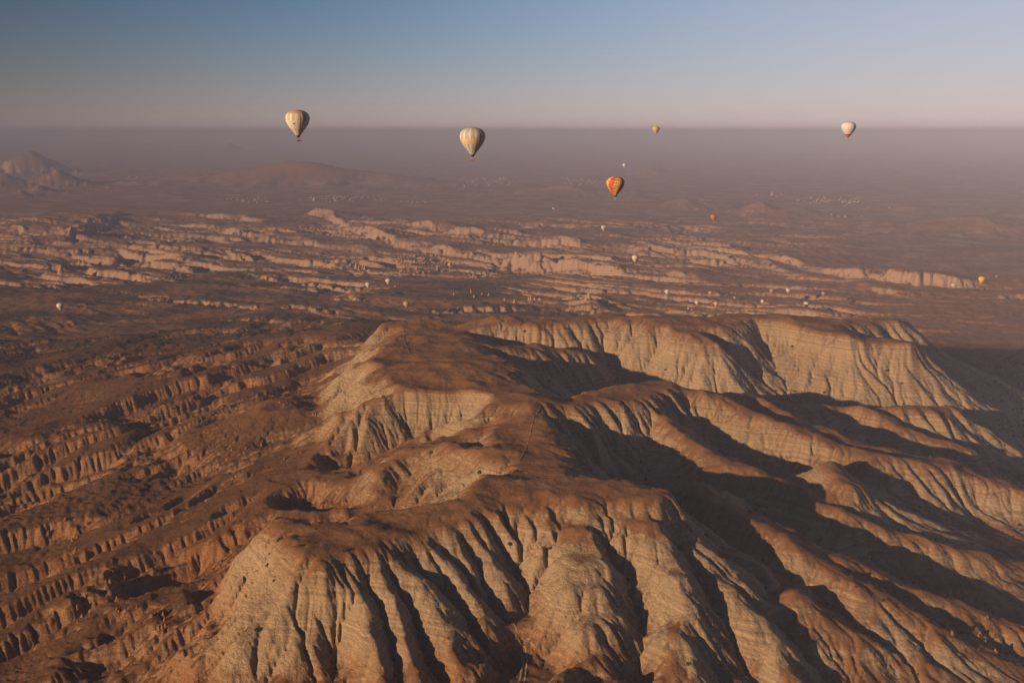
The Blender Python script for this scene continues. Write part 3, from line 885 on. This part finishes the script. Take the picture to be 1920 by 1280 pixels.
for (px, py, w, lab, paint, sk, det) in BALLOONS:
    d = gd(px, py, w, up=34 if py > 380 else 0)
    balloon(px, py, w, d, lab, paint, sk, det, group='hot air balloons in flight', rz=0.0 if px == 1154 else -1.0 + .3 * (px % 7))
print('balloons', time.time() - T0)

# ------------------------------------------------------------------ houses
M_WALL = [plain_mat('plaster', (.28, .20, .14), .15), plain_mat('tuff_blocks', (.24, .15, .09), .2), plain_mat('whitewash', (.34, .26, .19), .1)]
M_TILE = plain_mat('roof_tiles', (.30, .13, .08), .25); M_CONC = plain_mat('concrete', (.38, .33, .29), .15); M_PANE = plain_mat('window_glass', (.03, .03, .035))
def house_mesh(kind, wall):
    b = MB()
    if kind == 0:      # flat roofed house with a set-back upper room and parapet
        b.box(-6, 6, -4.5, 4.5, -3, 6, 0); b.box(-6.2, 6.2, -4.7, -4.4, 6, 6.6, 1); b.box(-6.2, 6.2, 4.4, 4.7, 6, 6.6, 1); b.box(-2, 5, -2, 4, 6, 9, 0); b.box(-2.2, 5.2, -2.2, 4.2, 9, 9.3, 1)
    elif kind == 1:    # gabled house with a lean-to
        b.box(-6, 6, -4, 4, -3, 6, 0); b.gable(-6.6, 6.6, -4.8, 4.8, 6.01, 9.2, 1); b.box(6.01, 9, -3, 3, -3, 3.5, 0); b.box(6.0, 9.3, -3.3, 3.3, 3.5, 3.8, 1); b.box(-3, -2, .5, 1.5, 7, 10.2, 0)
    elif kind == 2:    # stepped cube houses
        b.box(-7, 1, -5, 3, -4, 5, 0); b.box(-1, 7, -2, 6, -4, 8, 0); b.box(-7.2, 1.2, -5.2, 3.2, 5, 5.4, 1); b.box(-1.2, 7.2, -2.2, 6.2, 8, 8.4, 1)
    else:              # apartment block
        b.box(-11, 11, -7, 7, -3, 24, 0); b.box(-11.3, 11.3, -7.3, 7.3, 24, 24.6, 1); b.box(-2, 2, -2, 2, 24.6, 27.5, 0)
        for fz in range(7):
            b.box(-9.5, -4, -8.0, -7.02, fz * 3.3 + 1, fz * 3.3 + 1.9, 1); b.box(4, 9.5, -8.0, -7.02, fz * 3.3 + 1, fz * 3.3 + 1.9, 1)
    # windows and door on the two long sides
    if kind < 3:
        for x in (-4.2, -1.2, 3.0) if kind < 2 else (-5.5, -2.5):
            yy = {0: -4.5, 1: -4.0, 2: -5.0}[kind]
            b.box(x - .6, x + .6, yy - .06, yy - .01, 2.2, 3.8, 2)
    else:
        for fz in range(7):
            for x in (-7, -1, 1.5, 7): b.box(x - .8, x + .8, -7.06, -7.01, fz * 3.3 + 2.0, fz * 3.3 + 3.6, 2)
    return b.mesh('house', [M_WALL[wall], (M_CONC, M_TILE, M_CONC, M_CONC)[kind], M_PANE])
HM = {(k, w): house_mesh(k, w) for k in range(4) for w in range(3)}
hr = random.Random(5)
VILL = [ # photo area centre, half size, count, label, scale, share of blocks
 ((790,497),(58,20),88,'in the village below the long pale cliff','houses of the village below the cliff',.85,0),
 ((640,374),(90,6),62,'on the plateau edge behind the pale rock scarp','houses along the plateau edge',1.05,0),
 ((470,376),(45,5),20,'at the left end of the plateau edge row','houses at the left end of the row',1.0,0),
 ((925,343),(52,9),46,'of the far town right of the long hill','houses of the far town',1.3,.0),
 ((1080,342),(75,7),34,'in the hazy right hand part of the far town','hazy houses of the far town',1.3,0),
 ((1555,377),(60,7),38,'in the hazy town on the right plain','houses of the right hand town',1.2,0),
 ((1440,368),(40,3),10,'on the crest left of the right hand town','bright houses on the crest',1.0,0),
]
SINGLE = [((938,338),'tall pale apartment block, left of a pair in the far town'),((947,338),'tall pale apartment block, right of a pair in the far town'),((871,352),'wide pale building at the foot of the dark hill'),((1447,367),'white tower block on the crest before the right hand town')]
SC_ = [((195,352),(10,3),5,'white shed on the plain below the twin hills','sheds below the twin hills',1.1),((268,333),(28,1.5),9,'pale long building in a row beyond the dark hill shadow','row of pale buildings by the hill shadow',1.3),((150,327),(8,2),3,'white building beside the conical hill','buildings beside the conical hill',1.3),((760,378),(40,5),10,'scattered pale house right of the plateau row','scattered houses right of the row',1.0),((900,519),(14,4),6,'lone white farm building in front of the village','farm buildings in front of the village',.8),((1600,400),(70,15),8,'lone white farm house on the hazy right plain','farm houses on the right plain',1.0)]
specs = []
for (c, hs, n, lab, grp, scl_, ap) in VILL:
    for k in range(n):
        a = hr.random() * 2 * math.pi; q_ = math.sqrt(hr.random())
        specs.append((c[0] + hs[0] * q_ * math.cos(a), c[1] + hs[1] * q_ * math.sin(a), lab, grp, scl_, hr.choice((0, 0, 1, 2)), hr.choice((0, 1, 1, 2))))
for (c, hs, n, lab, grp, scl_) in SC_:
    for k in range(n):
        specs.append((c[0] + hs[0] * (2 * hr.random() - 1), c[1] + hs[1] * (2 * hr.random() - 1), lab, grp, scl_, hr.choice((0, 1, 2)), 2))
for (c, lab) in SINGLE:
    specs.append((c[0], c[1], lab, None, 1.3, 3, 0))
hx_, hy_, hz_, _ = hits([(a[0], a[1]) for a in specs])
for k, (a, b_, lab, grp, scl_, kind, wl) in enumerate(specs):
    s_ = scl_ * hr.uniform(.75, 1.25)
    o = link('apartment_block' if kind == 3 else 'house', HM[(kind, wl)], None, (hx_[k], hy_[k], hz_[k]), (0, 0, hr.uniform(-.5, .5) + hr.choice((0, 0, 1.57))), (s_, s_, s_ * hr.uniform(.9, 1.15)))
    if k < sum(v_[2] for v_ in VILL):
        lab = ('plastered', 'brown stone', 'pale limewashed')[wl] + ' ' + ('flat roofed', 'tile roofed', 'stepped')[kind] + ' house ' + lab
    tag(o, lab, 'apartment block' if kind == 3 else 'house', grp)
print('houses', len(specs), time.time() - T0)

# ------------------------------------------------------------------ free standing rocks
M_ROCK = NT('pinnacle_tuff')
rp = M_ROCK.n('NewGeometry').outputs['Position']
M_ROCK.l(M_ROCK.mix(M_ROCK.rng(M_ROCK.noise(rp, .3, 5, .65), .3, .7), (.30, .175, .10), (.44, .29, .18)), M_ROCK.b.inputs['Base Color'])
def chimney_mesh(seed, n=11):
    r_ = random.Random(seed)
    b = MB()
    ns = r_.choice((1, 1, 2, 3))
    for s_ in range(ns):
        ox, oy = (0, 0) if s_ == 0 else (r_.uniform(-.5, .5), r_.uniform(-.5, .5))
        hh = 1 if s_ == 0 else r_.uniform(.5, .85)
        ph = [r_.random() * 6.28 for _ in range(3)]
        def wob(a, z): return 1 + .16 * math.sin(2 * a + ph[0] + 3 * z) + .10 * math.sin(5 * a + ph[1] - 4 * z) + .06 * math.sin(7 * a + ph[2])
        capk = r_.random() < .4
        pts = [(.62, -.5), (.50, 0), (.40, .16), (.31, .34), (.25, .52), (.20 if capk else .19, .70), (.21 if capk else .12, .82), (.14 if capk else .07, .93), (.02, 1.0)]
        n0 = len(b.v)
        b.ring([(p_[0] * (1 if s_ == 0 else .8), p_[1] * hh) for p_ in pts], n, 0, True, wob)
        b.v[n0:] = [(v_[0] + ox + .06 * math.sin(4 * v_[2] + ph[1]), v_[1] + oy, v_[2]) for v_ in b.v[n0:]]
    return b.mesh('fairy_chimney', [M_ROCK.m], True)
CM = [chimney_mesh(k) for k in range(9)]
M_RUST = plain_mat('rusty_tuff', (.22, .105, .045), .3, 1.5)
CR_ = []
for m_ in CM:
    c_ = m_.copy(); c_.name = 'rock_pinnacle'; c_.materials[0] = M_RUST; CR_.append(c_)
ROCKS = [
 ((115,512),16,14,'broad castle like rock standing alone on the dark left plain'),
 ((668,505),11,7,'left one of two sharp rock peaks left of the village'),((673,506),10,6,'right one of two sharp rock peaks left of the village'),
 ((657,500),8,6,'stubby rock left of the sharp twin peaks'),((680,506),8,4,'slim rock just right of the sharp twin peaks'),((684,507),7,4,'rightmost slim rock beside the twin peaks'),
 ((851,554),6,5,'small leaning cone rock above the fluted lit cliff'),((883,549),8,3,'needle thin rock on the shaded flat'),((889,557),5,5,'rounded small cone right below the needle rock'),((903,553),5,3,'little cone rock between the needle and the twin cones'),
 ((911,556),5,4,'left one of twin cone rocks on the shaded flat'),((916,555),6,5,'right one of twin cone rocks on the shaded flat'),((946,564),6,5,'lone cone rock left of the bell shaped one'),((965,567),7,7,'bell shaped cone rock on the shaded flat'),
 ((995,563),9,6,'tall cone rock at the left end of the pale rock heap'),((1003,565),6,9,'low pale rock heap beside the tall cone'),((1011,564),5,8,'right end of the pale rock heap'),
 ((1104,560),12,9,'dark castle of pinnacles behind the right end of the lit cliffs'),((1098,561),8,6,'left shoulder pinnacle of the dark rock castle'),((1291,580),5,7,'pale rocks heaped just behind the mesa edge'),((1297,582),4,6,'small pale rock right of the heap behind the mesa'),
 ((589,377),8,6,'rock castle rising above the plateau edge houses'),
]
rx_, ry_, rz_, rt_ = hits([a[0] for a in ROCKS])
for k, (c, hp_, wp_, lab) in enumerate(ROCKS):
    m_ = rt_[k] / FPX
    o = link('fairy_chimney', CM[k % 9], None, (rx_[k], ry_[k], rz_[k] - .5), (0, 0, hr.random() * 6), (wp_ * m_, wp_ * m_, hp_ * m_))
    tag(o, lab, 'rock', 'free standing rocks of the plain')
CL = [((250,1090),(70,16),8,'small orange rock pinnacle in the lower left badlands','pinnacles of the lower left badlands'),((200,1150),(90,28),14,'small orange rock pinnacle in the lower left badlands','pinnacles of the lower left badlands'),((300,1170),(80,22),8,'small orange rock pinnacle in the lower left badlands','pinnacles of the lower left badlands'),((90,1020),(70,30),6,'small orange rock pinnacle in the lower left badlands','pinnacles of the lower left badlands'),
      ((560,765),(50,28),9,'rock pinnacle below the left flank of the ridge','pinnacles below the left flank'),((480,850),(90,22),10,'rock pinnacle on the fluted gully wall at left','pinnacles of the gully wall'),
      ((1840,1200),(60,40),7,'small rock pinnacle in the lower right corner gullies','pinnacles of the lower right gullies'),((110,985),(60,12),5,'pale boulder along the dark left canyon','boulders along the left canyon')]
cl = []
for (c, hs, n, lab, grp) in CL:
    for k in range(n):
        a = hr.random() * 6.283; q_ = math.sqrt(hr.random())
        cl.append((c[0] + hs[0] * q_ * math.cos(a), c[1] + hs[1] * q_ * math.sin(a), lab, grp))
rx_, ry_, rz_, rt_ = hits([a[:2] for a in cl])
for k, (a, b_, lab, grp) in enumerate(cl):
    hgt = hr.uniform(2.5, 5.5); wd = hgt * hr.uniform(.7, 1.3)
    o = link('rock_pinnacle', CR_[hr.randrange(9)], None, (rx_[k], ry_[k], rz_[k] - .6), (0, 0, hr.random() * 6), (wd, wd, hgt))
    tag(o, lab, 'rock', grp)
print('rocks', time.time() - T0)

# ------------------------------------------------------------------ footpaths and the dirt track
def path_strip(name, px_pts, width, mat_, label=None):
    x, y, z, t = hits(px_pts)
    P2 = np.stack([x, y], 1)
    seg = np.hypot(*(P2[1:] - P2[:-1]).T); cum = np.concatenate([[0], np.cumsum(seg)])
    s_ = np.arange(0, cum[-1], 1.5)
    cx_, cy_ = np.interp(s_, cum, P2[:, 0]), np.interp(s_, cum, P2[:, 1])
    cx_ = cx_ + 1.6 * noise(s_ / 12, s_ * 0, 301); cy_ = cy_ + 1.6 * noise(s_ / 12, s_ * 0 + 9, 303)
    tx, ty = np.gradient(cx_), np.gradient(cy_); L_ = np.hypot(tx, ty) + 1e-9
    nx_, ny_ = -ty / L_, tx / L_
    vs = []
    for o_ in (-1, -.35, .35, 1):
        w_ = width * (1 + .3 * noise(s_ / 7, s_ * 0 + o_ * 5, 305))
        X, Y = cx_ + nx_ * o_ * w_ / 2, cy_ + ny_ * o_ * w_ / 2
        Z, _ = ground(X, Y)
        vs.append(np.stack([X, Y, Z + (.55 if abs(o_) < .5 else .30)], 1))
    V = np.stack(vs, 1); n = len(s_)
    i_, j_ = np.meshgrid(np.arange(n - 1), np.arange(3), indexing='ij')
    F = np.stack([i_ * 4 + j_, i_ * 4 + j_ + 1, (i_ + 1) * 4 + j_ + 1, (i_ + 1) * 4 + j_], -1).reshape(-1, 4)
    me_ = mesh_np(name, V.reshape(-1, 3), F[:, ::-1]); me_.materials.append(mat_)
    o = link(name, me_); o['kind'] = 'structure'
M_PATH = plain_mat('trodden_earth', (.27, .17, .10), .25, .3); M_TRACK = plain_mat('dusty_track', (.32, .21, .12), .25, .3)
path_strip('footpath', [(1015,760),(1000,787),(992,823),(984,845),(975,863)], 1.5, M_PATH)
path_strip('footpath', [(756,622),(758,640),(764,652),(769,664)], 1.8, M_PATH)
path_strip('footpath', [(757,606),(754,616),(758,626)], 1.8, M_PATH)
path_strip('dirt_track', [(930,1136),(940,1165),(958,1195),(976,1225),(980,1255),(972,1285)], 2.2, M_TRACK)
path_strip('dirt_track', [(936,1134),(950,1165),(968,1195),(986,1225),(988,1255),(982,1285)], 1.6, M_TRACK)

# ------------------------------------------------------------------ scrub: bushes in washes, gullies and old gardens
def scrub():
    r_ = np.random.default_rng(21)
    pts = []; siz = []
    # near: bushes follow the water
    n = 420000
    x = r_.uniform(NX0 + 60, NX1 - 60, n); y = r_.uniform(640, NY1 - 60, n)
    h_, a_ = ground(x, y); hx2, _ = ground(x + 5, y); hy2, _ = ground(x, y + 5)
    sl_ = np.hypot(hx2 - h_, hy2 - h_) / 5
    pn = fbm(x / 90, y / 90, 3, 401)
    prob = sstep(2.8, 4.2, a_) * 1.3 * sstep(.9, .4, sl_) + .05 * sstep(.0, .4, pn) * sstep(.8, .4, sl_)
    rv = sstep(500, 1000, x - .25 * (y - 1500)) * sstep(120, 70, h_) + sstep(200, -400, x) * sstep(2000, 2700, y)
    prob = prob + .35 * rv * sstep(-.15, .3, pn)
    prob = prob * sstep(225, 195, h_) + .003
    ok = r_.random(n) < prob * .45
    x, y, h_ = x[ok], y[ok], h_[ok]
    pts.append(np.stack([x, y, h_], 1)); siz.append(r_.uniform(.5, 1.5, len(x)) ** 1.5 * 1.7 * (1 + .5 * sstep(1500, 2600, y)))
    n = 260000
    x = r_.uniform(-2600, 2800, n); y = r_.uniform(2750, 6200, n)
    h_, a_ = ground(x, y)
    pn = fbm(x / 260, y / 200, 4, 411)
    prob = sstep(4.2, 5.6, a_) * .7 + .5 * sstep(.05, .4, pn) * sstep(4600, 3000, y) + .02
    ok = r_.random(n) < prob * .42
    x, y, h_ = x[ok], y[ok], h_[ok]
    pts.append(np.stack([x, y, h_], 1)); siz.append(r_.uniform(1.6, 3.4, len(x)))
    k = np.repeat(np.arange(len(hx_)), 3)
    x = hx_[k] + r_.normal(0, 26, len(k)); y = hy_[k] + r_.normal(0, 26, len(k))
    h_, _ = ground(x, y)
    pts.append(np.stack([x, y, h_], 1)); siz.append(r_.uniform(2.5, 5.0, len(k)))
    V = np.concatenate(pts); S = np.concatenate(siz)
    me_ = bpy.data.meshes.new('scrub'); me_.vertices.add(len(V)); me_.vertices.foreach_set('co', V.astype(np.float32).ravel()); me_.update()
    attr(me_, 'size', S)
    o = link('scrub', me_); tag(o, 'dark low bushes and small trees dotted along gullies and plain', 'scrub', kind='stuff')
    lm = NT('scrub_leaves')
    lm.l(lm.mix(lm.rng(lm.noise(lm.n('NewGeometry').outputs['Position'], .6, 3), .3, .7), (.030, .030, .014), (.075, .058, .026)), lm.b.inputs['Base Color'])
    ng = bpy.data.node_groups.new('scrub_instances', 'GeometryNodeTree')
    ng.interface.new_socket('Geometry', in_out='INPUT', socket_type='NodeSocketGeometry')
    ng.interface.new_socket('Geometry', in_out='OUTPUT', socket_type='NodeSocketGeometry')
    N = ng.nodes.new; Lk = ng.links.new
    gi, go = N('NodeGroupInput'), N('NodeGroupOutput')
    ico = N('GeometryNodeMeshIcoSphere'); ico.inputs['Subdivisions'].default_value = 3; ico.inputs['Radius'].default_value = 1.0
    nz = N('ShaderNodeTexNoise'); nz.inputs['Scale'].default_value = 2.6; nz.inputs['Detail'].default_value = 4
    po = N('GeometryNodeInputPosition'); Lk(po.outputs[0], nz.inputs['Vector'])
    mr = N('ShaderNodeMapRange'); Lk(nz.outputs[0], mr.inputs[0]); mr.inputs[1].default_value = .3; mr.inputs[2].default_value = .7; mr.inputs[3].default_value = .35; mr.inputs[4].default_value = 1.25
    vm = N('ShaderNodeVectorMath'); vm.operation = 'SCALE'; Lk(po.outputs[0], vm.inputs[0]); Lk(mr.outputs[0], vm.inputs['Scale'])
    v2 = N('ShaderNodeVectorMath'); v2.operation = 'MULTIPLY'; Lk(vm.outputs[0], v2.inputs[0]); v2.inputs[1].default_value = (1, 1, .8)
    spn = N('GeometryNodeSetPosition'); Lk(ico.outputs[0], spn.inputs[0]); Lk(v2.outputs[0], spn.inputs['Position'])
    sm = N('GeometryNodeSetMaterial'); Lk(spn.outputs[0], sm.inputs[0]); sm.inputs['Material'].default_value = lm.m
    na_ = N('GeometryNodeInputNamedAttribute'); na_.data_type = 'FLOAT'; na_.inputs[0].default_value = 'size'
    rv_ = N('FunctionNodeRandomValue'); rv_.data_type = 'FLOAT_VECTOR'; rv_.inputs[1].default_value = (0, 0, 6.28)
    iop = N('GeometryNodeInstanceOnPoints'); Lk(gi.outputs[0], iop.inputs['Points']); Lk(sm.outputs[0], iop.inputs['Instance'])
    Lk(na_.outputs[0], iop.inputs['Scale']); Lk(rv_.outputs[0], iop.inputs['Rotation'])
    Lk(iop.outputs[0], go.inputs[0])
    md = o.modifiers.new('scrub', 'NODES'); md.node_group = ng
    print('scrub', len(V))
scrub()
print('all', time.time() - T0)
